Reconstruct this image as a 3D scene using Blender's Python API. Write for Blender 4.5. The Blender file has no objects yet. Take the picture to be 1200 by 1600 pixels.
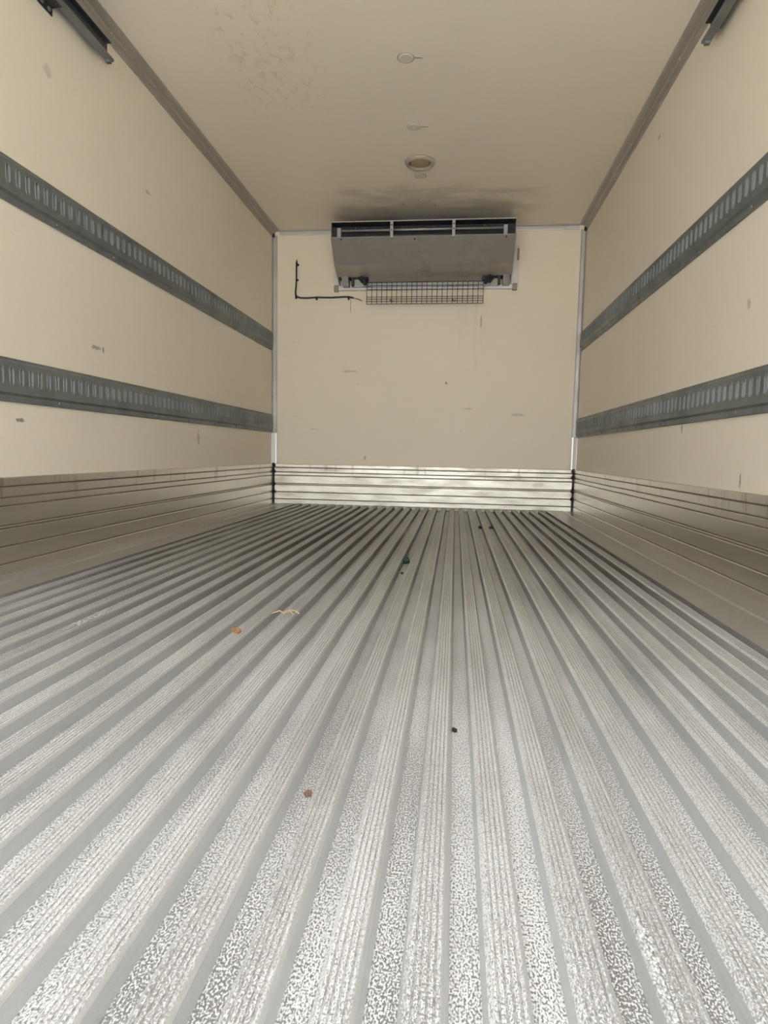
import bpy, math, random
from mathutils import Vector, Matrix
random.seed(7)
S = bpy.context.scene
C = S.collection

# ------------------------------------------------------------------ camera
W, H, D = 2.46, 2.20, 5.03          # inside width, height, front wall distance
Y0 = -1.20                          # rear sill of the body
cam_d = bpy.data.cameras.new('camera'); cam = bpy.data.objects.new('camera', cam_d); C.objects.link(cam)
yaw, pitch, roll = 0.1129, 0.0960, 0.0190
fw = Vector((-math.sin(yaw), math.cos(yaw), 0)); rt = Vector((math.cos(yaw), math.sin(yaw), 0)); up = Vector((0, 0, 1))
f2 = math.cos(pitch)*fw - math.sin(pitch)*up; u2 = math.cos(pitch)*up + math.sin(pitch)*fw
r3 = math.cos(roll)*rt + math.sin(roll)*u2; u3 = math.cos(roll)*u2 - math.sin(roll)*rt
m = Matrix((r3, u3, -f2)).transposed().to_4x4(); m.translation = Vector((1.516, 0, 0.4393)); cam.matrix_world = m
cam_d.sensor_fit = 'VERTICAL'; cam_d.sensor_height = 36; cam_d.sensor_width = 27
cam_d.lens = 964.9/1600*36
cam_d.clip_start = 0.02
S.camera = cam

# ------------------------------------------------------------------ sky and exposure
wd = bpy.data.worlds.new('overcast_sky'); S.world = wd; wd.use_nodes = True
nt = wd.node_tree; bg = nt.nodes['Background']
tc = nt.nodes.new('ShaderNodeTexCoord'); sp = nt.nodes.new('ShaderNodeSeparateXYZ'); rp = nt.nodes.new('ShaderNodeValToRGB')
nt.links.new(tc.outputs['Generated'], sp.inputs[0]); nt.links.new(sp.outputs['Z'], rp.inputs[0])
rp.color_ramp.elements[0].position = 0.0; rp.color_ramp.elements[0].color = (0.745, 0.805, 0.89, 1)
rp.color_ramp.elements[1].position = 0.9; rp.color_ramp.elements[1].color = (0.93, 0.985, 1.08, 1)
nt.links.new(rp.outputs[0], bg.inputs[0]); bg.inputs[1].default_value = 1.0
sd = bpy.data.lights.new('hazy_sun', 'SUN'); sd.energy = 2.2; sd.angle = math.radians(20); sd.color = (1.0, 0.97, 0.94)
sun = bpy.data.objects.new('hazy_sun', sd); C.objects.link(sun); sun.location = (8, 20, 25)   # in front of the truck: lights only the yard
sun.rotation_euler = Vector((-0.25, -0.62, -1.0)).to_track_quat('-Z', 'Y').to_euler()
S.view_settings.view_transform = 'Standard'; S.view_settings.look = 'None'
S.view_settings.gamma = 1; S.view_settings.use_curve_mapping = False
S.view_settings.exposure = 2.95
S.cycles.max_bounces = 24; S.cycles.diffuse_bounces = 16; S.cycles.glossy_bounces = 8

# ------------------------------------------------------------------ materials
class NB:
    """small node builder"""
    def __init__(s, name):
        s.m = bpy.data.materials.new(name); s.m.use_nodes = True; s.t = s.m.node_tree
        s.b = s.t.nodes['Principled BSDF']
        g = s.t.nodes.new('ShaderNodeNewGeometry'); s.pos = g.outputs['Position']
    def n(s, t, **kw):
        x = s.t.nodes.new(t)
        for k, v in kw.items(): setattr(x, k, v)
        return x
    def l(s, a, b): s.t.links.new(a, b)
    def put(s, v, sock):
        if hasattr(v, 'is_output'): s.l(v, sock)
        elif isinstance(v, (tuple, list)) and len(v) == 3 and sock.type == 'RGBA': sock.default_value = (*v, 1)
        else: sock.default_value = v
    def scale(s, sc, off=(0, 0, 0)):
        x = s.n('ShaderNodeMapping'); s.l(s.pos, x.inputs[0]); x.inputs['Scale'].default_value = sc; x.inputs['Location'].default_value = off
        return x.outputs[0]
    def noise(s, sc, scale=1.0, detail=3.0, rough=0.55, off=(0, 0, 0)):
        x = s.n('ShaderNodeTexNoise'); s.l(s.scale(sc, off), x.inputs['Vector'])
        x.inputs['Scale'].default_value = scale; x.inputs['Detail'].default_value = detail; x.inputs['Roughness'].default_value = rough
        return x.outputs['Fac']
    def ramp(s, v, a, b, lo=0.0, hi=1.0):
        x = s.n('ShaderNodeMapRange', interpolation_type='SMOOTHSTEP'); s.put(v, x.inputs['Value'])
        for i, q in enumerate((a, b, lo, hi)): x.inputs[i+1].default_value = q
        return x.outputs[0]
    def math(s, op, a, b=0.0, c=None):
        x = s.n('ShaderNodeMath', operation=op); s.put(a, x.inputs[0]); s.put(b, x.inputs[1])
        if c is not None: s.put(c, x.inputs[2])
        return x.outputs[0]
    def mix(s, f, a, b):
        x = s.n('ShaderNodeMix', data_type='RGBA'); s.put(f, x.inputs[0]); s.put(a, x.inputs[6]); s.put(b, x.inputs[7])
        return x.outputs[2]
    def axis(s, i):
        x = s.n('ShaderNodeSeparateXYZ'); s.l(s.pos, x.inputs[0]); return x.outputs[i]
    def mark(s, c, r, soft=0.5, nscale=30.0, amount=0.9):
        """an irregular stain: ellipsoid at c with radii r, broken up by noise; returns a 0..1 mask"""
        x = s.n('ShaderNodeVectorMath', operation='SUBTRACT'); s.l(s.pos, x.inputs[0]); x.inputs[1].default_value = c
        y = s.n('ShaderNodeVectorMath', operation='DIVIDE'); s.l(x.outputs[0], y.inputs[0]); y.inputs[1].default_value = r
        z = s.n('ShaderNodeVectorMath', operation='LENGTH'); s.l(y.outputs[0], z.inputs[0])
        nz = s.noise((1, 1, 1), nscale, 4)
        d = s.math('ADD', z.outputs['Value'], s.math('MULTIPLY', s.math('SUBTRACT', nz, 0.5), 1.6))
        return s.ramp(d, 1.0, soft, 0.0, amount)
    def bump(s, v, strength, dist):
        x = s.n('ShaderNodeBump'); s.put(v, x.inputs['Height']); x.inputs['Strength'].default_value = strength; x.inputs['Distance'].default_value = dist
        s.l(x.outputs[0], s.b.inputs['Normal'])
    def out(s, col, rough, metal=0.0, spec=0.5):
        s.put(col, s.b.inputs['Base Color']); s.put(rough, s.b.inputs['Roughness']); s.put(metal, s.b.inputs['Metallic'])
        s.b.inputs['Specular IOR Level'].default_value = spec
        return s.m

def panel_material(name, base, marks=(), dirt=0.10, extra=None, rough=0.5):
    k = NB(name)
    big = k.noise((0.5, 0.5, 0.5), 3.0, 4)
    c = k.mix(k.ramp(big, 0.35, 0.7, 0.0, 0.35), base, tuple(q*0.93 for q in base))
    sp_ = k.noise((1, 1, 1), 26.0, 3)
    c = k.mix(k.ramp(sp_, 0.70, 0.76, 0.0, dirt*1.6), c, (0.25, 0.20, 0.14))
    sc = k.noise((1.0, 1.0, 6.0), 7.0, 5, 0.7, (3, 1, 7))
    c = k.mix(k.ramp(sc, 0.66, 0.74, 0.0, dirt*1.5), c, (0.30, 0.27, 0.23))
    sr = k.noise((3.0, 3.0, 40.0), 4.0, 3, 0.6, (9, 2, 3))
    c = k.mix(k.ramp(sr, 0.72, 0.77, 0.0, dirt*2.5), c, (0.32, 0.29, 0.25))
    for (cc, rr, col, am) in marks:
        c = k.mix(k.mark(cc, rr, 0.4, 45.0, am), c, col)
    if extra: c = extra(k, c)
    k.bump(k.noise((1, 1, 1), 60.0, 2), 0.05, 0.002)
    return k.out(c, rough)

CREAM = (0.81, 0.735, 0.605)
GREY_MARK = (0.22, 0.21, 0.19); BROWN = (0.20, 0.13, 0.07)
M = {}
M['wall_left'] = panel_material('cream_panel_left', CREAM, [
    ((0, 2.50, .856), (.05, .05, .012), GREY_MARK, .75), ((0, 2.02, .527), (.05, .030, .010), GREY_MARK, .9), ((0, 3.535, .502), (.05, .02, .05), GREY_MARK, .5),
    ((0, 2.97, 1.67), (.05, .045, .010), GREY_MARK, .5), ((0, 2.235, 1.80), (.05, .03, .03), GREY_MARK, .3), ((0, 2.55, .853), (.05, .010, .018), GREY_MARK, .9)])
M['wall_right'] = panel_material('cream_panel_right', CREAM, [
    ((W, 3.31, 1.998), (.05, .02, .012), GREY_MARK, .7), ((W, 2.75, .563), (.05, .010, .035), GREY_MARK, .7), ((W, 2.18, .37), (.05, .008, .04), BROWN, .7),
    ((W, 2.21, .948), (.05, .02, .02), GREY_MARK, .5), ((W, 2.55, .60), (.05, .04, .03), GREY_MARK, .25)])
def back_streaks(k, c):
    # water runs below the cooling unit
    st = k.noise((9.0, 1.0, 0.9), 2.2, 3, 0.5, (4.4, 0, 0))
    x = k.axis(0); z = k.axis(2)
    band = k.math('MULTIPLY', k.ramp(x, 1.40, 1.55), k.ramp(x, 1.78, 1.66))
    zz = k.math('MULTIPLY', k.ramp(z, 1.70, 1.55), k.ramp(z, 0.95, 1.35))
    c = k.mix(k.math('MULTIPLY', k.math('MULTIPLY', k.ramp(st, .40, .80), band), k.math('MULTIPLY', zz, 0.22)), c, (0.42, 0.33, 0.17))
    return c
M['wall_back'] = panel_material('cream_panel_front', (0.78, 0.69, 0.525), [
    ((.636, D, 1.09), (.09, .05, .012), GREY_MARK, .35), ((.779, D, .39), (.012, .05, .022), GREY_MARK, .6), ((1.425, D, 1.003), (.012, .05, .014), BROWN, .8),
    ((2.00, D, .757), (.07, .05, .015), GREY_MARK, .35), ((1.686, D, 1.47), (.010, .05, .07), (.30, .24, .12), .6), ((.644, D, 1.61), (.005, .05, .065), BROWN, .75),
    ((1.60, D, .80), (.05, .05, .01), GREY_MARK, .3), ((.35, D, .62), (.05, .05, .008), GREY_MARK, .3)], extra=back_streaks, rough=0.6)
def ceiling_stains(k, c):
    p = k.noise((1.0, 0.6, 1.0), 24.0, 6, 0.7, (1, 5, 0))
    x = k.axis(0); y = k.axis(1)
    a = k.math('MULTIPLY', k.math('MULTIPLY', k.ramp(x, .35, .5), k.ramp(x, .95, .72)), k.math('MULTIPLY', k.ramp(y, 2.2, 2.5), k.ramp(y, 3.5, 3.1)))
    c = k.mix(k.math('MULTIPLY', k.ramp(p, .53, .60), k.math('MULTIPLY', a, .30)), c, (0.58, 0.44, 0.23))
    b = k.math('MULTIPLY', k.ramp(y, 4.15, 4.35), k.math('MULTIPLY', k.ramp(x, .45, .75), k.ramp(x, 2.15, 1.9)))
    q = k.noise((1.2, 3.0, 1.0), 2.6, 5, 0.6, (2, 2, 0))
    c = k.mix(k.math('MULTIPLY', k.ramp(q, .40, .62), k.math('MULTIPLY', b, .33)), c, (0.30, 0.25, 0.17))
    return c
M['ceiling'] = panel_material('cream_panel_roof', (0.87, 0.795, 0.655), dirt=0.06, extra=ceiling_stains)

def metal(name, col, rough=0.4, met=1.0, dirt=0.3, dirtcol=(0.16, 0.13, 0.10), stretch=(1, 1, 1), bump=0.0, streak=None, rvar=0.25):
    k = NB(name)
    a = k.noise(stretch, 6.0, 6, 0.65)
    c = k.mix(k.ramp(a, 0.42, 0.72, 0.0, dirt), col, dirtcol)
    b = k.noise(tuple(4*q for q in stretch), 12.0, 4, 0.6, (5, 3, 1))
    c = k.mix(k.ramp(b, 0.3, 0.7, 0.0, 0.25), c, tuple(min(1, q*1.15) for q in col))
    if streak: c = streak(k, c)
    if bump: k.bump(b, bump, 0.002)
    r = k.ramp(a, 0.3, 0.8, rough*(1-rvar*.6), min(1, rough*(1+rvar*1.4)))
    return k.out(c, r, met)
def kick_dirt(k, c):
    # brown drips on the kick plate near its top edge
    z = k.axis(2); n_ = k.noise((9.0, 9.0, 1.2), 2.5, 4, 0.6, (2, 7, 1))
    f = k.math('MULTIPLY', k.ramp(n_, .55, .68), k.math('MULTIPLY', k.ramp(z, .22, .29), .35))
    return k.mix(f, c, (0.16, 0.10, 0.06))
M['kick'] = metal('kick_plate_aluminium', (0.70, 0.665, 0.60), 0.30, 0.95, 0.14, (0.50, 0.45, 0.38), (1, .12, 1.2), 0.0, kick_dirt, 0.08)
M['kick_end'] = metal('end_kick_aluminium', (0.63, 0.58, 0.475), 0.44, 0.9, 0.3, (0.42, 0.37, 0.28), (.8, 1, 3), 0.02, kick_dirt)
M['groove'] = metal('dark_groove', (0.20, 0.185, 0.16), 0.6, 0.4, 0.3)
M['trim'] = metal('corner_trim_aluminium', (0.44, 0.415, 0.38), 0.42, 0.6, 0.12, (0.30, 0.27, 0.23), (.5, .5, .5), 0.02)
M['bright_trim'] = metal('pale_trim_aluminium', (0.52, 0.50, 0.46), 0.5, 0.6, 0.15, (0.4, 0.37, 0.32))
M['upright_trim'] = metal('upright_aluminium', (0.40, 0.38, 0.34), 0.5, 0.6, 0.15, (0.3, 0.28, 0.24))
M['glint_trim'] = metal('glint_trim_aluminium', (0.88, 0.87, 0.84), 0.4, 0.5, 0.05, (0.7, 0.68, 0.62))  # pale colour stands for the reflection low on the upright strips
M['slot_shade'] = metal('slot_back', (0.055, 0.058, 0.056), 0.6, 0.2, 0.2, (0.03, 0.03, 0.03))  # near-black colour paints in the shade at the bottom of the slots
M['rail'] = metal('galvanised_rail', (0.215, 0.235, 0.235), 0.45, 0.55, 0.45, (0.12, 0.13, 0.13), (1, 1, 1), 0.08)
M['slot'] = metal('galvanised_slot', (0.19, 0.197, 0.19), 0.6, 0.25, 0.2, (0.13, 0.13, 0.125))
M['rivet'] = metal('rivet_steel', (0.62, 0.60, 0.57), 0.35, 0.9, 0.1)
M['dark_steel'] = metal('dark_grey_steel', (0.050, 0.058, 0.062), 0.45, 0.4, 0.3, (0.03, 0.03, 0.03))
M['unit'] = metal('cooler_sheet_metal', (0.40, 0.375, 0.345), 0.42, 0.55, 0.4, (0.27, 0.24, 0.20), (1, 1, 1), 0.05)
M['unit_dark'] = metal('cooler_interior', (0.035, 0.037, 0.040), 0.5, 0.3, 0.3, (0.02, 0.02, 0.02))
M['fin'] = metal('coil_fins', (0.09, 0.095, 0.10), 0.45, 0.6, 0.3, (0.04, 0.04, 0.04))
M['bracket'] = metal('pale_bracket', (0.40, 0.385, 0.35), 0.45, 0.4, 0.3, (0.33, 0.30, 0.26))
M['white_rail'] = metal('white_painted_rail', (0.62, 0.60, 0.57), 0.4, 0.2, 0.25, (0.45, 0.41, 0.36))
M['foot'] = metal('mount_block', (0.30, 0.25, 0.16), 0.6, 0.1, 0.3)
M['wire'] = metal('guard_wire', (0.022, 0.022, 0.022), 0.6, 0.1, 0.1)
M['black'] = metal('black_rubber', (0.012, 0.012, 0.013), 0.6, 0.0, 0.2, (0.03, 0.03, 0.03))
M['cable'] = metal('black_cable', (0.016, 0.018, 0.016), 0.55, 0.0, 0.1)
M['core'] = metal('frayed_core', (0.20, 0.15, 0.10), 0.7, 0.0, 0.2)
M['plug'] = metal('cream_plug', (0.66, 0.61, 0.52), 0.45, 0.0, 0.15, (0.5, 0.44, 0.34))
M['seal'] = metal('grey_sealant', (0.46, 0.41, 0.32), 0.6, 0.0, 0.2)
M['lens'] = metal('amber_lens', (0.40, 0.31, 0.16), 0.35, 0.0, 0.2, (0.30, 0.22, 0.10))
M['lamp_rim'] = metal('lamp_rim', (0.42, 0.365, 0.28), 0.35, 0.1, 0.2)
M['leaf'] = metal('dry_leaf', (0.34, 0.165, 0.065), 0.8, 0.0, 0.8, (0.12, 0.06, 0.03), (8, 8, 8))
M['straw'] = metal('straw', (0.55, 0.43, 0.24), 0.7, 0.0, 0.2)
M['green_scrap'] = metal('dark_green_scrap', (0.01, 0.045, 0.03), 0.5, 0.0, 0.2)
M['dark_scrap'] = metal('dark_scrap', (0.03, 0.025, 0.022), 0.7, 0.0, 0.2)
M['mud'] = metal('reddish_mud', (0.17, 0.095, 0.06), 0.9, 0.0, 0.3)
M['salt'] = metal('white_corrosion_crust', (0.53, 0.53, 0.515), 0.8, 0.0, 0.6, (0.40, 0.40, 0.39), (20, 20, 20))
M['crust_grey'] = metal('grey_corrosion_crust', (0.40, 0.39, 0.36), 0.8, 0.1, 0.4, (0.22, 0.20, 0.17))

def floor_metal(name, speck, base, grain, grimecol=(0.185, 0.165, 0.14), gy=(0.9, 3.9, 0.75), gloss=0.45):
    """weathered aluminium: white corrosion specks that thin out towards the front of the body, brown grime there"""
    k = NB(name)
    y = k.axis(1)
    worn = k.ramp(y, 0.4, 3.8, 1.0, 0.0)
    v = k.n('ShaderNodeTexNoise'); k.l(k.scale((1.0, 0.62, 1.0)), v.inputs['Vector']); v.inputs['Scale'].default_value = grain; v.inputs['Detail'].default_value = 1.5; v.inputs['Roughness'].default_value = 0.5
    patch = k.noise((1.0, 0.3, 1.0), 9.0, 3, 0.6)
    th = k.math('ADD', v.outputs['Fac'], k.math('MULTIPLY', k.math('SUBTRACT', patch, 0.5), 0.22))
    strip = k.noise((14.3, 0.25, 1.0), 1.0, 2, 0.5, (0.4, 0.7, 0.2))
    th = k.math('ADD', th, k.math('MULTIPLY', k.math('SUBTRACT', strip, 0.5), 0.16))
    th = k.math('ADD', th, k.math('MULTIPLY', worn, 0.045))
    sp_ = k.math('MULTIPLY', k.ramp(th, 0.46, 0.63), k.math('MULTIPLY_ADD', worn, 0.5*speck, 0.5*speck))
    grime = k.noise((1.0, 0.25, 1.0), 3.0, 5, 0.6, (3, 3, 3))
    g = k.math('MULTIPLY', k.ramp(grime, 0.25, 0.65, 0.45, 1.0), k.ramp(y, gy[0], gy[1], 0.0, gy[2]))
    c = k.mix(g, base, grimecol)
    c = k.mix(sp_, c, (0.74, 0.745, 0.745))
    st = k.noise((60.0, 0.8, 60.0), 4.0, 3, 0.6, (1, 2, 3))
    c = k.mix(k.ramp(st, .45, .8, 0.0, .15), c, (0.30, 0.29, 0.275))
    r = k.math('MULTIPLY_ADD', sp_, 0.3, gloss)
    k.bump(th, 0.15, 0.001)
    return k.out(c, r, k.math('MULTIPLY_ADD', sp_, -0.5, 0.5))
M['rib_top'] = floor_metal('ribbed_floor_top', 0.85, (0.38, 0.382, 0.38), 640.0, (0.24, 0.22, 0.19))
M['valley'] = floor_metal('ribbed_floor_valley', 1.0, (0.315, 0.318, 0.32), 520.0, (0.15, 0.135, 0.115))
M['rib_side'] = floor_metal('ribbed_floor_side', 0.10, (0.56, 0.565, 0.565), 500.0, (0.105, 0.095, 0.08), (0.6, 2.6, 0.9))
M['rib_edge'] = floor_metal('worn_rib_edge', 0.75, (0.46, 0.462, 0.46), 620.0, (0.30, 0.28, 0.245))
M['rib_groove'] = floor_metal('tread_groove', 0.5, (0.40, 0.40, 0.395), 560.0, (0.11, 0.10, 0.085), (0.5, 2.6, 0.9))
M['plate'] = floor_metal('floor_edge_plate', 0.06, (0.42, 0.41, 0.385), 200.0, gloss=0.33)
kc = NB('concrete_yard'); M['concrete'] = kc.out(kc.mix(kc.noise((1, 1, 1), 1.5, 5), (0.52, 0.51, 0.485), (0.60, 0.585, 0.555)), 0.9)
kc = NB('body_shell_paint'); M['shell'] = kc.out(kc.mix(kc.noise((1, 1, 1), 2.0, 4), (0.72, 0.72, 0.71), (0.78, 0.78, 0.77)), 0.5)

# ------------------------------------------------------------------ mesh helpers
class MB:
    def __init__(s): s.v = []; s.f = []; s.mi = []
    def add(s, verts, faces, mi=0):
        o = len(s.v); s.v += [tuple(q) for q in verts]; s.f += [tuple(i+o for i in q) for q in faces]; s.mi += [mi]*len(faces)
        return s
    def box(s, a, b, mi=0, bev=0.0):
        (x0, y0, z0), (x1, y1, z1) = a, b
        if bev <= 0:
            v = [(x, y, z) for z in (z0, z1) for y in (y0, y1) for x in (x0, x1)]
            return s.add(v, [(0, 2, 3, 1), (4, 5, 7, 6), (0, 1, 5, 4), (2, 6, 7, 3), (0, 4, 6, 2), (1, 3, 7, 5)], mi)
        import bmesh
        bm = bmesh.new(); bmesh.ops.create_cube(bm, size=1)
        for q in bm.verts: q.co = Vector(((x0+x1)/2+q.co.x*(x1-x0), (y0+y1)/2+q.co.y*(y1-y0), (z0+z1)/2+q.co.z*(z1-z0)))
        bmesh.ops.bevel(bm, geom=bm.edges[:], offset=bev, segments=1, affect='EDGES')
        bm.verts.index_update()
        s.add([q.co[:] for q in bm.verts], [[w.index for w in f.verts] for f in bm.faces], mi); bm.free(); return s
    def extrude(s, prof, axis, a, b, mi=0, closed=True, caps=True):
        """prof: 2D points in the other two axes (in x,y,z order)"""
        n = len(prof)
        def P(p, t):
            return {0: (t, p[0], p[1]), 1: (p[0], t, p[1]), 2: (p[0], p[1], t)}[axis]
        v = [P(p, a) for p in prof]+[P(p, b) for p in prof]
        f = []; ms = []
        for i in range(n if closed else n-1):
            j = (i+1) % n; f.append((i, j, n+j, n+i)); ms.append(mi if not isinstance(mi, (list, tuple)) else mi[i])
        o = len(s.v); s.v += v; s.f += [tuple(i+o for i in q) for q in f]; s.mi += ms
        if caps and closed:
            s.f += [tuple(o+i for i in range(n-1, -1, -1)), tuple(o+n+i for i in range(n))]; s.mi += [0 if isinstance(mi, (list, tuple)) else mi]*2
        return s
    def tube(s, pts, r, seg=8, mi=0):
        pts = [Vector(p) for p in pts]; rings = []
        ref = None
        for i, p in enumerate(pts):
            t = (pts[min(i+1, len(pts)-1)]-pts[max(i-1, 0)]).normalized()
            if ref is None: ref = Vector((0, 0, 1)) if abs(t.z) < .9 else Vector((1, 0, 0))
            a = (ref-t*ref.dot(t)).normalized(); b = t.cross(a); ref = a
            rr = r[i] if isinstance(r, (list, tuple)) else r
            rings.append([p+a*math.cos(2*math.pi*k/seg)*rr+b*math.sin(2*math.pi*k/seg)*rr for k in range(seg)])
        f = []
        for i in range(len(pts)-1):
            for k in range(seg):
                k2 = (k+1) % seg; f.append((i*seg+k, i*seg+k2, (i+1)*seg+k2, (i+1)*seg+k))
        f += [tuple(range(seg-1, -1, -1)), tuple((len(pts)-1)*seg+k for k in range(seg))]
        return s.add([q for rg in rings for q in rg], f, mi)
    def lathe(s, prof, c, up=(0, 0, 1), seg=24, mi=0):
        """prof: (radius, height along up)"""
        up = Vector(up); a = up.orthogonal().normalized(); b = up.cross(a); c = Vector(c)
        v = []; f = []; ms = []
        for (r, h) in prof:
            for k in range(seg):
                t = 2*math.pi*k/seg; v.append(c+up*h+(a*math.cos(t)+b*math.sin(t))*r)
        for i in range(len(prof)-1):
            for k in range(seg):
                k2 = (k+1) % seg; f.append((i*seg+k, i*seg+k2, (i+1)*seg+k2, (i+1)*seg+k))
        f.append(tuple((len(prof)-1)*seg+k for k in range(seg))); f.append(tuple(range(seg-1, -1, -1)))
        return s.add(v, f, mi)
    def build(s, name, mats, parent=None, smooth=False, loc=(0, 0, 0)):
        me = bpy.data.meshes.new(name); me.from_pydata(s.v, [], s.f)
        for q in (mats if isinstance(mats, (list, tuple)) else [mats]): me.materials.append(M[q])
        me.polygons.foreach_set('material_index', s.mi)
        if smooth: me.polygons.foreach_set('use_smooth', [True]*len(s.f))
        me.update()
        o = bpy.data.objects.new(name, me); C.objects.link(o); o.location = loc
        if parent: o.parent = parent
        return o
def fix_normals():
    import bmesh
    for me in bpy.data.meshes:
        bm = bmesh.new(); bm.from_mesh(me); bmesh.ops.recalc_face_normals(bm, faces=bm.faces[:]); bm.to_mesh(me); bm.free()
def tag(o, label, cat, group=None, kind=None):
    o['label'] = label; o['category'] = cat
    if group: o['group'] = group
    if kind: o['kind'] = kind
    return o
def empty(name, loc, label, cat, group=None):
    o = bpy.data.objects.new(name, None); C.objects.link(o); o.location = loc; o.empty_display_size = .1
    return tag(o, label, cat, group)
def at(o, loc, parent=None):
    """a copy of o sharing its mesh, at loc"""
    c = o.copy(); C.objects.link(c); c.location = loc
    if parent: c.parent = parent
    return c

# ------------------------------------------------------------------ the setting
T = 0.07
fl = tag(MB().box((-T, Y0, -.10), (W+T, D+T, -.023)).build('floor', 'valley'), 'grey weathered aluminium floor with lengthwise ribs and white corrosion', 'floor', kind='structure')
tag(MB().box((-T, Y0, -.10), (0, D+T, H+T)).build('wall_left', 'wall_left'), 'cream panel wall on the left with two slotted rails', 'wall', kind='structure')
tag(MB().box((W, Y0, -.10), (W+T, D+T, H+T)).build('wall_right', 'wall_right'), 'cream panel wall on the right with two slotted rails', 'wall', kind='structure')
tag(MB().box((0, D, -.10), (W, D+T, H+T)).build('wall_back', 'wall_back'), 'cream end wall carrying the cooling unit', 'wall', kind='structure')
tag(MB().box((0, Y0, H), (W, D, H+T)).build('ceiling', 'ceiling'), 'cream ceiling panel with a row of round plugs', 'ceiling', kind='structure')
tag(MB().box((-40, -80, -1.25), (40, 40, -1.15)).build('yard_ground', 'concrete'), 'plain grey concrete yard below and around the truck body', 'ground', kind='structure')

# floor ribs: hat sections with four fine grooves in the tread
P, TW, RH = 0.0700, 0.0142, 0.023
prof = [(-TW-.007, -RH), (-TW-.0035, -.004), (-TW, -.0004), (-TW+.0012, .0006)]
mi = [1, 3, 3]
for gx in (-.0090, -.0030, .0030, .0090):
    prof += [(gx-.0012, 0), (gx-.0006, -.0011), (gx+.0006, -.0011), (gx+.0012, 0)]; mi += [0, 2, 2, 2]
prof += [(TW-.0012, .0006), (TW, -.0004), (TW+.0035, -.004), (TW+.007, -RH)]; mi += [3, 3, 1, 1]
mi = mi[:len(prof)-1]+[1]
rib = MB().extrude(prof, 1, Y0+.002, D-.014, mi).build('floor_rib', ['rib_top', 'rib_side', 'rib_groove', 'rib_edge'], fl)
XC = 1.4330
for k in range(-17, 12):
    if k == -17: rib.location = (XC+k*P, 0, 0)
    else: at(rib, (XC+k*P, 0, 0), fl)
# flat plates along both sides of the ribs
for s_, x0, x1, xm in ((-1, .012, .200, .085), (1, W-.012, 2.243, W-.085)):
    e = .004*s_
    pr = [(x0, -.023), (x0, .0035), (xm, .0030), (xm-e, .0065), (xm-2*e, .0065), (xm-3*e, 0), (x1, 0), (x1+.0, -.023)]
    MB().extrude(pr, 1, Y0+.002, D-.014).build('floor_edge_plate', 'plate', fl)

# kick plates: stacked ridges between darker grooves
bands = [(.000, .037), (.041, .096), (.100, .157), (.161, .167), (.171, .233), (.237, .261), (.265, .299), (.303, .331)]
def kick(name, base, label):
    """base(t, z) gives the profile in the plane across the wall; t = distance out from the wall"""
    ax, a, b, to = base
    core = MB().extrude([to(0, -.0), to(.008, -.0), to(.008, .329), to(0, .331)], ax, a, b).build(name, 'groove')
    tag(core, label, 'kick plate', kind='structure')
    for i, (z0, z1) in enumerate(bands):
        h = min(.003, (z1-z0)*.3); o_ = .0125 if i < 7 else .016
        if i == 3: o_ = .014
        pr = [to(.006, z0), to(o_-.002, z0), to(o_, z0+h), to(o_, z1-h), to(o_-.002, z1), to(.006, z1)]
        MB().extrude(pr, ax, a, b).build('kick_strip', 'kick_end' if ax == 0 else 'kick', core)
kick('baseboard_left', (1, Y0+.002, D-.0, lambda t, z: (t, z)), 'ridged aluminium kick plate along the foot of the left wall')
kick('baseboard_right', (1, Y0+.002, D-.0, lambda t, z: (W-t, z)), 'ridged aluminium kick plate along the foot of the right wall')
kick('baseboard_back', (0, .016, W-.016, lambda t, z: (D-t, z)), 'bright ridged aluminium kick plate across the foot of the end wall')
for xs, xx in ((1, .016), (-1, W-.016)):
    mb = MB()
    mb.box((xx-.006, D-.030, 0), (xx+.006, D-.012, .335))
    for z in (.318, .27, .165, .10):
        mb.lathe([(.004, -.020), (.016, -.010), (.019, 0), (.013, .012), (.004, .020)], (xx, D-.026, z), (0, 0, 1), 8)
    tag(mb.build('trim_1' if xs == 1 else 'trim_2', 'black'), 'black sealant joint in the %s corner of the kick plates' % ('left' if xs == 1 else 'right'), 'seal', kind='structure')

# corner trims
def roof_trim(n, sgn, x, side):
    X = lambda t: x+sgn*t
    pr = [(X(0), H-.050), (X(.005), H-.050), (X(.008), H-.040), (X(.010), H-.022), (X(.014), H-.021), (X(.021), H-.014), (X(.022), H-.010), (X(.048), H-.007), (X(.056), H-.003), (X(.056), H), (X(0), H)]
    t = MB().extrude(pr, 1, Y0, D).build('trim_%d' % n, 'trim')
    tag(t, 'brown-grey aluminium angle strip where the %s wall meets the ceiling' % side, 'corner trim', kind='structure')
    rv = None
    y = 2.64-.375*6
    while y < 4.95:
        if rv is None: rv = MB().lathe([(.0055, -.001), (.0055, .001), (.0035, .003), (.001, .0036)], (0, 0, 0), (sgn*.55, 0, -.84), 8).build('rivet', 'rivet', t, True); rv.location = (X(.0175), y, H-.0175)
        else: at(rv, (X(.0175), y, H-.0175), t)
        y += .375
roof_trim(3, 1, 0, 'left'); roof_trim(4, -1, W, 'right')
t = MB().extrude([(D, H-.040), (D-.005, H-.040), (D-.007, H-.034), (D-.007, H-.012), (D-.011, H-.010), (D-.020, H-.004), (D-.020, H), (D, H)], 0, .056, W-.056).build('trim_5', 'bright_trim')
tag(t, 'pale aluminium strip along the top of the end wall', 'corner trim', kind='structure')
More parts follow.
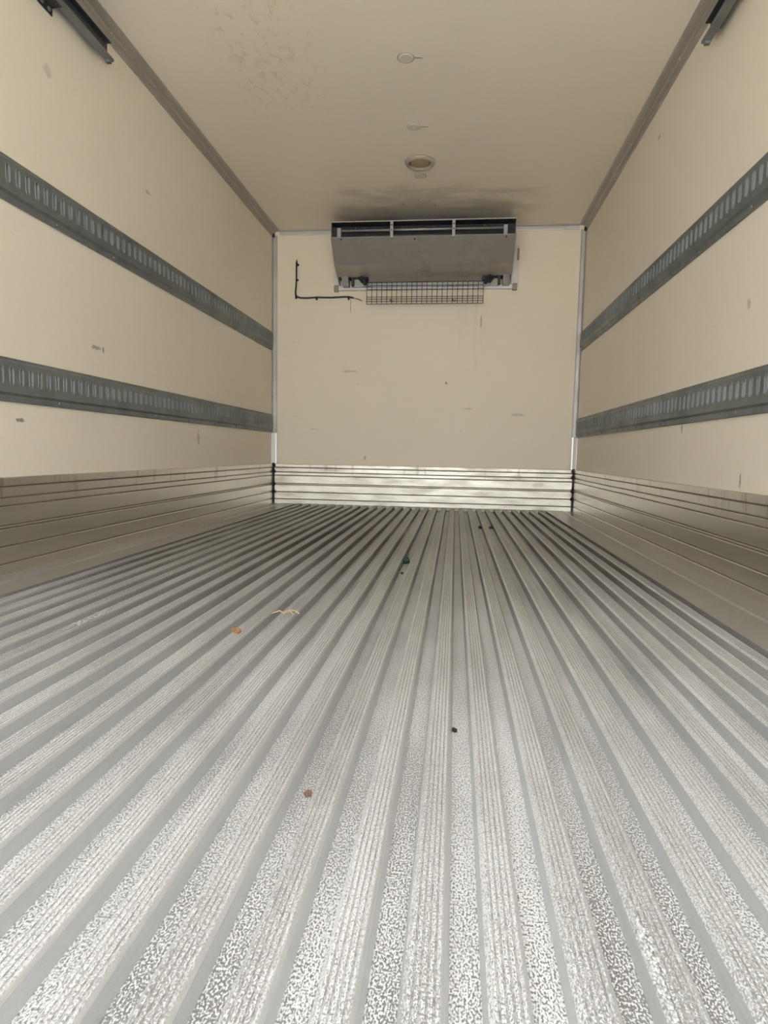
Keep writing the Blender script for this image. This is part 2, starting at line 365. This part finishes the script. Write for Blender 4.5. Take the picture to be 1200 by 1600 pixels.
for n, sg, x, side in ((6, 1, 0, 'left'), (7, -1, W, 'right')):
    X = lambda q: x+sg*q
    pr = [(X(0), D), (X(0), D-.026), (X(.004), D-.026), (X(.008), D-.012), (X(.015), D-.009), (X(.034), D-.007), (X(.040), D-.004), (X(.040), D)]
    t = MB().extrude(pr, 2, .332, H-.041).build('trim_%d' % n, 'upright_trim')
    tag(t, 'upright pale aluminium strip in the %s corner of the end wall' % side, 'corner trim', kind='structure')
    c = MB().extrude([(p_[0], p_[1]-(.0006 if p_[1] < D-.001 else 0)) for p_ in pr[1:]], 2, .333, .585).build('trim_foot', 'glint_trim', t)  # overlay added to paint the reflection on the strip's lower end
    c['label'] = 'lower end of the strip, painted bright as a reflection'
    c = MB().box((min(X(.0), X(.022)), D-.030, H-.056), (max(X(0), X(.022)), D-.008, H-.028), 0, .004).build('corner_cap', 'black', t)
    c['label'] = 'black corner joint'
# rear sill of the body
tag(MB().extrude([(Y0-.05, -.14), (Y0-.05, -.012), (Y0-.04, -.004), (Y0+.0, -.004), (Y0, -.14)], 0, -T, W+T).build('trim_8', 'trim'), 'aluminium threshold along the rear edge of the floor', 'threshold', kind='structure')

# ------------------------------------------------------------------ slotted rails
RHT = .148; PITCH = .0482
SZ0, SZ1, SR, HW = .055, .116, .0085, .0085     # slot ends (z above the rail foot), corner radius, half width
def pill(hw, z0, z1, n=3):
    pts = []
    for k in range(n+1):
        a = math.pi*k/n; pts.append((hw*math.cos(a), z1-hw+hw*math.sin(a)))
    for k in range(n+1):
        a = math.pi+math.pi*k/n; pts.append((hw*math.cos(a), z0+hw+hw*math.sin(a)))
    return pts
def rail(side, z, y_first, ya, label):
    sgn = 1 if side == 'left' else -1; xw = 0 if side == 'left' else W
    root = empty('cargo_rail', (xw, D-.03, z), label, 'cargo rail', 'slotted lashing rails on the side walls')
    ry = D-.03
    X = lambda q: sgn*q
    FZ0, FZ1, F = .036, .128, .0165
    mb = MB()
    yb = ya-ry; ye = 0.0
    # folded flanges above and below the slotted face
    for pr in ([(X(0), 0), (X(.006), 0), (X(.0075), .003), (X(.0075), .022), (X(F), FZ0-.006), (X(F), FZ0), (X(0), FZ0-.002)],
               [(X(0), RHT), (X(.006), RHT), (X(.0075), RHT-.003), (X(.0075), .140), (X(F), FZ1+.004), (X(F), FZ1), (X(0), FZ1+.002)]):
        mb.extrude(pr, 1, yb, ye)
    # face cells with holes
    ys = []
    y = y_first
    while y-PITCH > ya+.03: y -= PITCH
    while y < D-.10: ys.append(y); y += PITCH
    hole = pill(HW, SZ0, SZ1)
    prev = yb
    for i, yy in enumerate(ys):
        y0 = yy-PITCH/2-ry; y1 = yy+PITCH/2-ry; c = yy-ry
        if i == 0 and y0 > yb: mb.add([(X(F), yb, FZ0), (X(F), y0, FZ0), (X(F), y0, FZ1), (X(F), yb, FZ1)], [(0, 1, 2, 3)])
        n = len(hole); h4 = n//2
        hv = [(X(F), c+p[0], p[1]) for p in hole]
        cv = [(X(F), y1, FZ1), (X(F), y0, FZ1), (X(F), y0, FZ0), (X(F), y1, FZ0)]
        # hole[0] = right of top arc ... hole[3] = left of top arc, hole[4] left of bottom arc ... hole[7] right
        mb.add(hv+cv, [(8, 0, 1), (8, 1, 2, 9), (9, 2, 3), (9, 3, 4, 10), (10, 4, 5), (10, 5, 6, 11), (11, 6, 7), (11, 7, 0, 8)])
    yl = ys[-1]+PITCH/2-ry
    mb.add([(X(F), yl, FZ0), (X(F), ye, FZ0), (X(F), ye, FZ1), (X(F), yl, FZ1)], [(0, 1, 2, 3)])
    mb.add([(X(0), ye, FZ0), (X(F), ye, FZ0), (X(F), ye, FZ1), (X(0), ye, FZ1)], [(0, 1, 2, 3)])
    mb.build('rail_body', 'rail', root)
    # slots: bead round the hole, pressed-in flank, back
    sm = MB(); rings = []
    for hw, dz, xx in ((HW+.0022, .0022, F), (HW+.0012, .0012, F+.0022), (HW-.0004, -.0004, F+.0006), (HW-.0016, -.001, F-.003), (HW-.0056, -.004, F-.0150)):
        rings.append([(X(xx), p[0], p[1]-z*0) for p in pill(hw, SZ0-dz, SZ1+dz)])
    n = len(rings[0]); v = [q for r_ in rings for q in r_]; f = []
    for i in range(len(rings)-1):
        for k in range(n): f.append((i*n+k, i*n+(k+1) % n, (i+1)*n+(k+1) % n, (i+1)*n+k))
    sm.add(v, f)
    sm.add(rings[-1], [tuple(range(n))], 1)
    slot = sm.build('rail_slot', ['slot', 'slot_shade'], root)
    slot.location = (0, ys[0]-ry, 0)
    for yy in ys[1:]: at(slot, (0, yy-ry, 0), root)
    sc = MB().lathe([(.007, 0), (.007, .0015), (.005, .004), (.001, .0045)], (0, 0, 0), (sgn, 0, 0), 8).build('rail_screw', 'rail', root, True)
    first = True
    yy = ys[0]+PITCH*3.5
    while yy < D-.15:
        for zz in (.013, .1375):
            if first: sc.location = (X(.0075), yy-ry, zz); first = False
            else: at(sc, (X(.0075), yy-ry, zz), root)
        yy += PITCH*8
    return root
rail('left', 1.2500, 1.983, Y0+.12, 'upper slotted grey steel rail on the left wall')
rail('left', .5870, 1.966, Y0+.12, 'lower slotted grey steel rail on the left wall')
rail('right', 1.2460, 2.152, Y0+.12, 'upper slotted grey steel rail on the right wall')
rail('right', .5820, 2.065, Y0+.12, 'lower slotted grey steel rail on the right wall')

# ------------------------------------------------------------------ dark channels under the roof
def channel(side, yend, z, label):
    sgn = 1 if side == 'left' else -1; xw = 0 if side == 'left' else W
    X = lambda q: sgn*q
    root = empty('door_track', (xw, yend, z), label, 'door track', 'dark steel tracks under the ceiling')
    ya = Y0+.2-yend
    # C-section open to the middle of the body
    pr = [(X(.026), .075), (X(.026), 0), (X(.058), 0), (X(.058), .010), (X(.055), .010), (X(.055), .003), (X(.029), .003), (X(.029), .072), (X(.048), .072), (X(.048), .075)]
    MB().extrude(pr, 1, ya, 0, [0, 1, 1, 0, 0, 0, 0, 0, 0, 0]).build('channel', ['dark_steel', 'rail'], root)
    MB().box((min(X(.030), X(.050)), -.020, -.010), (max(X(.030), X(.050)), -.004, 0)).build('end_tab', 'rail', root)
    for yo in (-.32, -1.3):
        b = MB().extrude([(X(0), .02), (X(0), -.030), (X(.004), -.030), (X(.004), -.002), (X(.042), -.002), (X(.042), .0), (X(.024), .0), (X(.024), .02)], 1, yo-.08, yo).build('mounting_bracket', 'dark_steel', root)
        for q in (-.06, -.02): MB().lathe([(.008, 0), (.008, .005), (.001, .006)], (X(.004), yo+q, -.016), (sgn, 0, 0), 6).build('bolt', 'rail', b)
    MB().box((min(X(0), X(.024)), -.05, .04), (max(X(0), X(.024)), -.02, .08)).build('spacer', 'dark_steel', root)
channel('left', 2.585, 2.034, 'dark grey steel track at the top of the left wall beside the ceiling')
channel('right', 2.640, 2.016, 'dark grey steel track at the top of the right wall beside the ceiling')

# ------------------------------------------------------------------ cooling unit on the end wall
ux0, ux1 = .560, 1.896
yt, ytop, ybot_open = 4.645, 2.116, 2.018
U = empty('cooling_unit', (1.228, D, 1.75), 'grey sheet-metal cooling unit high on the end wall', 'cooling unit')
def up_(mb, name, mat, par=U, smooth=False):
    o = mb.build(name, mat, None, smooth); o.parent = par; o.matrix_parent_inverse = par.matrix_world.inverted() if par is not U else Matrix.Translation(-Vector(U.location)); return o
LP = [(yt, ytop), (D-.01, ytop)]
# top sheet with a pale folded lip
top = up_(MB().box((ux0-.004, yt, ytop-.004), (ux1+.004, D-.012, ytop)), 'top_sheet', 'unit_dark')
up_(MB().box((ux0-.006, yt-.006, ytop-.004), (ux1+.006, yt-.001, ytop+.003)), 'top_lip', 'bracket')
# cheeks
side_prof = [(yt, ytop-.004), (yt, 2.012), (4.792, 1.856), (4.925, 1.806), (4.965, 1.760), (D-.012, 1.760), (D-.012, ytop-.004)]
for i, x in enumerate((ux0-.003, ux1)):
    up_(MB().extrude(side_prof, 0, x, x+.003), 'side_cheek', 'unit')
# sloping fascia with a fold
fp = [(yt-.003, 2.010), (yt-.004, 2.004), (4.786, 1.853), (4.922, 1.800), (4.924, 1.803), (4.789, 1.857), (yt-.001, 2.010)]
up_(MB().extrude(fp, 0, ux0-.004, ux1+.004), 'fascia_panel', 'unit')
# opening: dark liner, coil, pipe, end plates
up_(MB().box((ux0, D-.30, 1.935), (ux1, D-.28, ytop-.006)), 'back_liner', 'unit_dark')
coil = MB()
x = ux0+.09
while x < ux1-.09:
    coil.box((x, yt+.075, 1.99), (x+.0015, D-.31, ytop-.012)); x += .009
o = up_(coil, 'coil_fins', 'fin'); o['kind'] = 'stuff'
up_(MB().tube([(ux0+.055, yt+.055, 2.072), (ux1-.075, yt+.055, 2.072)], .0085, 8), 'coil_pipe', 'bracket', smooth=True)
up_(MB().tube([(ux0+.055, yt+.06, 2.035), (ux1-.075, yt+.06, 2.035)], .006, 8), 'drain_pipe', 'fin', smooth=True)
for x in (ux0+.038, ux1-.082):
    up_(MB().box((x, yt+.030, 2.012), (x+.026, yt+.07, 2.085)), 'end_plate', 'unit')
for x in (ux0+.17, ux0+.24, ux0+.52, ux0+.74, ux0+1.06, ux1-.22):
    up_(MB().lathe([(.011, 0), (.011, .012), (.006, .018), (.001, .019)], (x, yt+.075, 2.092), (0, -1, 0), 8), 'pipe_clip', 'fin')
for x in (.996, 1.445):
    b = up_(MB().box((x, yt-.010, 1.996), (x+.022, yt-.005, ytop-.002), 0, .001), 'front_strap', 'bracket')
    for z in (2.05, 2.085): up_(MB().lathe([(.006, 0), (.006, .004), (.001, .005)], (x+.011, yt-.010, z), (0, -1, 0), 8), 'rivet', 'fin', b)
# screws in the fascia
nrm = Vector((0, -(2.004-1.853), -(4.786-4.641))).normalized()
for x, tt in ((.632, .06), (1.009, .03), (1.458, .03), (1.175, .09), (1.832, .07)):
    p_ = Vector((x, yt-.004, 2.004)).lerp(Vector((x, 4.786, 1.853)), tt)
    up_(MB().lathe([(.006, -.001), (.006, .003), (.001, .004)], p_, nrm, 8), 'fascia_screw', 'black')
# small worn badge in the middle of the lower panel (unreadable)
bp = Vector((1.228, 4.786, 1.853)).lerp(Vector((1.228, 4.922, 1.800)), .55); n2 = Vector((0, -(1.853-1.800), -(4.922-4.786))).normalized()
t2 = Vector((0, 4.922-4.786, 1.800-1.853)).normalized()
bd = MB()
rr = random.Random(3)
for i in range(9):
    a = rr.uniform(0, 6.3); q = bp+Vector((rr.uniform(-.045, .045), 0, 0))+t2*rr.uniform(-.018, .018)
    L = rr.uniform(.006, .016); w_ = rr.uniform(.003, .006)
    dx = Vector((1, 0, 0))*L+t2*rr.uniform(-.004, .004); dt = t2*w_
    bd.add([q-dx-dt, q+dx-dt, q+dx+dt, q-dx+dt]+[v+n2*.0012 for v in (q-dx-dt, q+dx-dt, q+dx+dt, q-dx+dt)], [(0, 1, 2, 3), (4, 5, 6, 7), (0, 1, 5, 4), (1, 2, 6, 5), (2, 3, 7, 6), (3, 0, 4, 7)])
o = up_(bd, 'worn_sticker_remains', 'foot')
# legs, hinges and mount below the fascia
for x0, x1 in ((.590, .640), (1.838, 1.886)):
    lg = up_(MB().extrude([(4.90, 1.806), (4.955, 1.742), (D-.014, 1.742), (D-.014, 1.806)], 0, x0, x1), 'mount_leg', 'bracket')
for x in (.662, 1.800): up_(MB().box((x, 4.935, 1.745), (x+.018, 4.99, 1.81)), 'leg_web', 'unit_dark')
up_(MB().box((.565, 4.926, 1.797), (1.892, D-.014, 1.803)), 'base_sheet', 'unit_dark')
up_(MB().extrude([(4.914, 1.8050), (4.912, 1.8025), (4.970, 1.7800), (4.972, 1.7820)], 0, .800, 1.682), 'drip_flap', 'unit')
up_(MB().box((.66, 4.985, 1.742), (1.81, 5.005, 1.800)), 'rear_sheet', 'bracket')
up_(MB().box((.545, D-.022, 1.722), (1.930, D-.001, 1.758), 0, .003), 'wall_rail', 'white_rail')
for x in (.510, 1.905): up_(MB().box((x, D-.010, 1.745), (x+.055, D-.001, 2.05), 0, .002), 'wall_plate', 'white_rail')
for x in (.512, 1.915): up_(MB().box((x, D-.030, 1.712), (x+.036, D-.001, 1.762), 0, .004), 'mount_foot', 'foot')
up_(MB().box((1.945, D-.014, 1.94), (1.960, D-.001, 2.03), 0, .002), 'side_clip', 'foot')
for sx, x in ((1, .765), (-1, 1.715)):
    mb = MB()
    mb.box((x-.022, 4.915, 1.757), (x+.022, 4.945, 1.792), 0, .006)
    mb.tube([(x-.025*sx, 4.925, 1.805), (x, 4.92, 1.775), (x+.012*sx, 4.925, 1.738)], [.012, .018, .010], 8)
    mb.tube([(x-.045*sx, 4.93, 1.797), (x-.01*sx, 4.922, 1.760)], [.006, .009], 6)
    mb.lathe([(.004, -.02), (.017, -.012), (.017, .012), (.004, .02)], (x+.018*sx, 4.925, 1.778), (1, 0, 0), 8)
    up_(mb, 'guard_hinge', 'black')
up_(MB().tube([(1.735, 4.925, 1.745), (1.765, 4.925, 1.785), (1.792, 4.927, 1.798)], .006, 6), 'prop_rod', 'black')
# wire guard hanging below the fascia
gx0, gx1 = .787, 1.691; gy = 4.940
G = up_(MB().tube([(gx0, gy, 1.763), (gx1, gy, 1.763)], .0036, 6), 'wire_guard', 'wire')
Gi = G
vw = None
def wire(mb, par):
    o = mb.build('guard_wire', 'wire'); o.parent = par; o.matrix_parent_inverse = Matrix.Identity(4); return o
n = 23
for i in range(n+1):
    x = gx0+(gx1-gx0)*i/n
    if vw is None: vw = wire(MB().tube([(0, 0, 1.763), (0, 0, 1.597)], .0026, 5), G); vw.location = (x, gy, 0)
    else:
        c = vw.copy(); C.objects.link(c); c.location = (x, gy, 0)
hw = None
for z in (1.736, 1.707, 1.651, 1.635, 1.617, 1.597):
    if hw is None: hw = wire(MB().tube([(gx0, 0, 0), (gx1, 0, 0)], .0026, 5), G); hw.location = (0, gy-.003, z)
    else:
        c = hw.copy(); C.objects.link(c); c.location = (0, gy-.003, z)
for x in (.985, 1.470):
    o = MB().tube([(x-.012, gy-.006, 1.628), (x, gy-.008, 1.612), (x+.014, gy-.006, 1.622)], .004, 6).build('wire_tie', 'black'); o.parent = G; o.matrix_parent_inverse = Matrix.Identity(4)

# ------------------------------------------------------------------ cable on the end wall
pts = [(.201, 1.954), (.1995, 1.921), (.200, 1.811), (.196, 1.751), (.1925, 1.715), (.1945, 1.695), (.203, 1.681), (.235, 1.671), (.288, 1.669), (.367, 1.674), (.482, 1.671), (.602, 1.676), (.634, 1.675), (.668, 1.667)]
cb = tag(MB().tube([(x, D-.008, z) for x, z in pts], .0068, 8).build('loose_cable', 'cable', smooth=True), 'thin black L-shaped cable clipped to the end wall left of the cooling unit', 'cable')
fe = MB()
for i in range(4): fe.tube([(.664, D-.008+.001*i, 1.668), (.705, D-.010, 1.654+.002*i), (.742-.004*i, D-.012-.001*i, 1.639+.003*i)], .0022, 5)
o = fe.build('frayed_end', 'core', cb); o['label'] = 'brown frayed cable end'
ft = MB().tube([(.201, D-.008, 1.950), (.2015, D-.009, 1.972)], [.0065, .003], 6).build('cut_end', 'core', cb)
for x, z, ox, oz in ((.201, 1.930, .013, 0), (.200, 1.812, .011, 0), (.199, 1.684, -.002, -.012), (.367, 1.674, .003, -.013), (.628, 1.675, .002, -.015)):
    MB().box((x-.006+min(ox, 0), D-.018, z-.009+min(oz, 0)), (x+.006+max(ox, 0), D-.001, z+.006), 0, .003).build('cable_clip', 'black', cb)

# ------------------------------------------------------------------ ceiling fittings
def plug(x, y, label, tail=True):
    root = empty('ceiling_plug', (x, y, H), label, 'ceiling plug', 'round plugs in the ceiling')
    MB().lathe([(.034, 0), (.033, -.004), (.030, -.0055), (.001, -.006)], (0, 0, 0), (0, 0, 1), 28).build('plug_cap', 'plug', root)
    sm = MB().lathe([(.039, 0), (.0385, -.0016), (.0345, -.0022), (.034, 0)], (0, 0, 0), (0, 0, 1), 28)
    if tail: sm.extrude([(.040, -.004), (.075, .002), (.078, .006), (.070, .009), (.040, .006)], 2, -.0018, 0)
    sm.build('sealant_ring', 'seal', root)
plug(1.222, 2.525, 'round cream ceiling plug at the top edge of the picture, farthest from the cooling unit')
plug(1.242, 2.934, 'round cream ceiling plug with a sealant tail, second from the top edge of the picture')
plug(1.241, 3.524, 'round cream ceiling plug between the large second plug and the round lamp')
plug(1.242, 4.124, 'round cream ceiling plug just behind the round ceiling lamp', False)
plug(1.241, 4.510, 'small-looking round ceiling plug nearest the cooling unit', False)
L = empty('ceiling_lamp', (1.249, 3.932, H), 'round flush ceiling lamp with an amber lens and pale rim', 'lamp')
MB().lathe([(.092, 0), (.091, -.008), (.084, -.018), (.074, -.020), (.068, -.016), (.066, -.004), (.066, 0)], (0, 0, 0), (0, 0, 1), 36).build('lamp_rim', 'lamp_rim', L, True)
MB().lathe([(.066, -.004), (.050, -.010), (.025, -.013), (.001, -.014)], (0, 0, 0), (0, 0, 1), 36).build('lamp_lens', 'lens', L, True)
for x, y in ((1.10, 4.56), (1.315, 4.58)):
    tag(MB().lathe([(.016, 0), (.016, -.003), (.008, -.006), (.001, -.0065)], (x, y, H), (0, 0, 1), 10).build('ceiling_screw', 'seal'), 'dark screw head in the ceiling just before the cooling unit, %s one' % ('left' if x < 1.2 else 'right'), 'screw', 'screw heads before the cooling unit')

# ------------------------------------------------------------------ litter on the floor
def scrap(name, c, size, mat, label, cat, n=7, flat=.25, seed=1, group=None):
    r_ = random.Random(seed); mb = MB()
    top, bot = [], []
    for k in range(n):
        a = 2*math.pi*k/n; q = size*r_.uniform(.55, 1.1)
        z = r_.uniform(.1, 1)*size*flat
        top.append((q*math.cos(a), q*.7*math.sin(a), z+.001)); bot.append((q*.8*math.cos(a), q*.6*math.sin(a), 0))
    v = top+bot+[(0, 0, size*flat*1.3+.001)]
    f = [(k, (k+1) % n, 2*n) for k in range(n)]+[(n+k, n+(k+1) % n, (k+1) % n, k) for k in range(n)]+[tuple(range(2*n-1, n-1, -1))]
    o = mb.add(v, f).build(name, mat, loc=c); o.rotation_euler.z = r_.uniform(0, 3)
    return tag(o, label, cat, group)
scrap('dry_leaf', (1.004, 1.409, .0006), .021, 'leaf', 'small curled orange-brown leaf scrap on the left half of the floor', 'leaf', 11, .4, 12)
sm = MB(); r_ = random.Random(5)
for i in range(5):
    x, y = r_.uniform(-.02, .02), r_.uniform(-.02, .02); a = r_.uniform(0, 3)
    sm.tube([(x-.018*math.cos(a), y-.02*math.sin(a), .002), (x, y, .009), (x+.02*math.cos(a+.5), y+.02*math.sin(a+.5), .002)], .0013, 5)
tag(sm.build('straw_wisp', 'straw', loc=(1.077, 1.591, .0006)), 'pale straw wisp on the floor just beyond the orange leaf', 'straw')
scrap('mud_clump', (1.333, .775, -.0228), .0075, 'mud', 'small reddish-brown crumb on the floor near the camera', 'debris', 8, .9, 8)
scrap('green_scrap', (1.323, 2.56, -.0228), .026, 'green_scrap', 'dark green scrap lying in a floor groove towards the end wall', 'debris', 6, .8, 2)
scrap('dark_crumb', (1.326, 2.326, -.0228), .010, 'dark_scrap', 'dark crumb on the floor just nearer than the green scrap', 'debris', 6, .7, 3)
scrap('dark_crumb', (1.5285, 1.0, -.0228), .0075, 'dark_scrap', 'tiny dark chip in the middle of the near floor', 'debris', 6, .6, 6)
scrap('dark_crumb', (1.683, 3.89, -.0228), .022, 'dark_scrap', 'dark scrap near the end wall, left one of two', 'debris', 6, .6, 9)
scrap('dark_crumb', (1.752, 3.91, -.0228), .019, 'dark_scrap', 'dark scrap near the end wall, right one of two', 'debris', 6, .6, 10)
# crusts along the ribs: loose flakes in a ragged line
def crust(pts_, w_, mat, label, seed, count):
    r_ = random.Random(seed); mb = MB()
    (x0, y0), (x1, y1), z = pts_
    for i in range(count):
        t = r_.random(); e = min(1, 4*t, 4*(1-t))
        c = Vector((x0+(x1-x0)*t+r_.gauss(0, .45)*w_*e, y0+(y1-y0)*t, z+r_.uniform(0, .0015)))
        a = w_*r_.uniform(.10, .36); b = a*r_.uniform(.8, 2.6); h = w_*r_.uniform(.06, .22); n_ = 6
        ring = [(c.x+a*r_.uniform(.6, 1)*math.cos(k*math.pi/3), c.y+b*r_.uniform(.6, 1)*math.sin(k*math.pi/3), c.z) for k in range(n_)]
        mb.add(ring+[(c.x, c.y, c.z+h)], [(k, (k+1) % n_, n_) for k in range(n_)]+[tuple(range(n_-1, -1, -1))])
    tag(mb.build('corrosion_crust', mat), label, 'debris', kind='stuff')
crust(((1.7010, .46), (1.7010, .575), .0004), .0065, 'salt', 'white corrosion crust along a rib on the near right of the floor', 1, 150)
crust(((.5965, 1.36), (.5965, 1.56), .0004), .014, 'crust_grey', 'rough grey corrosion crust on a rib at the left side of the floor', 2, 110)

fix_normals()
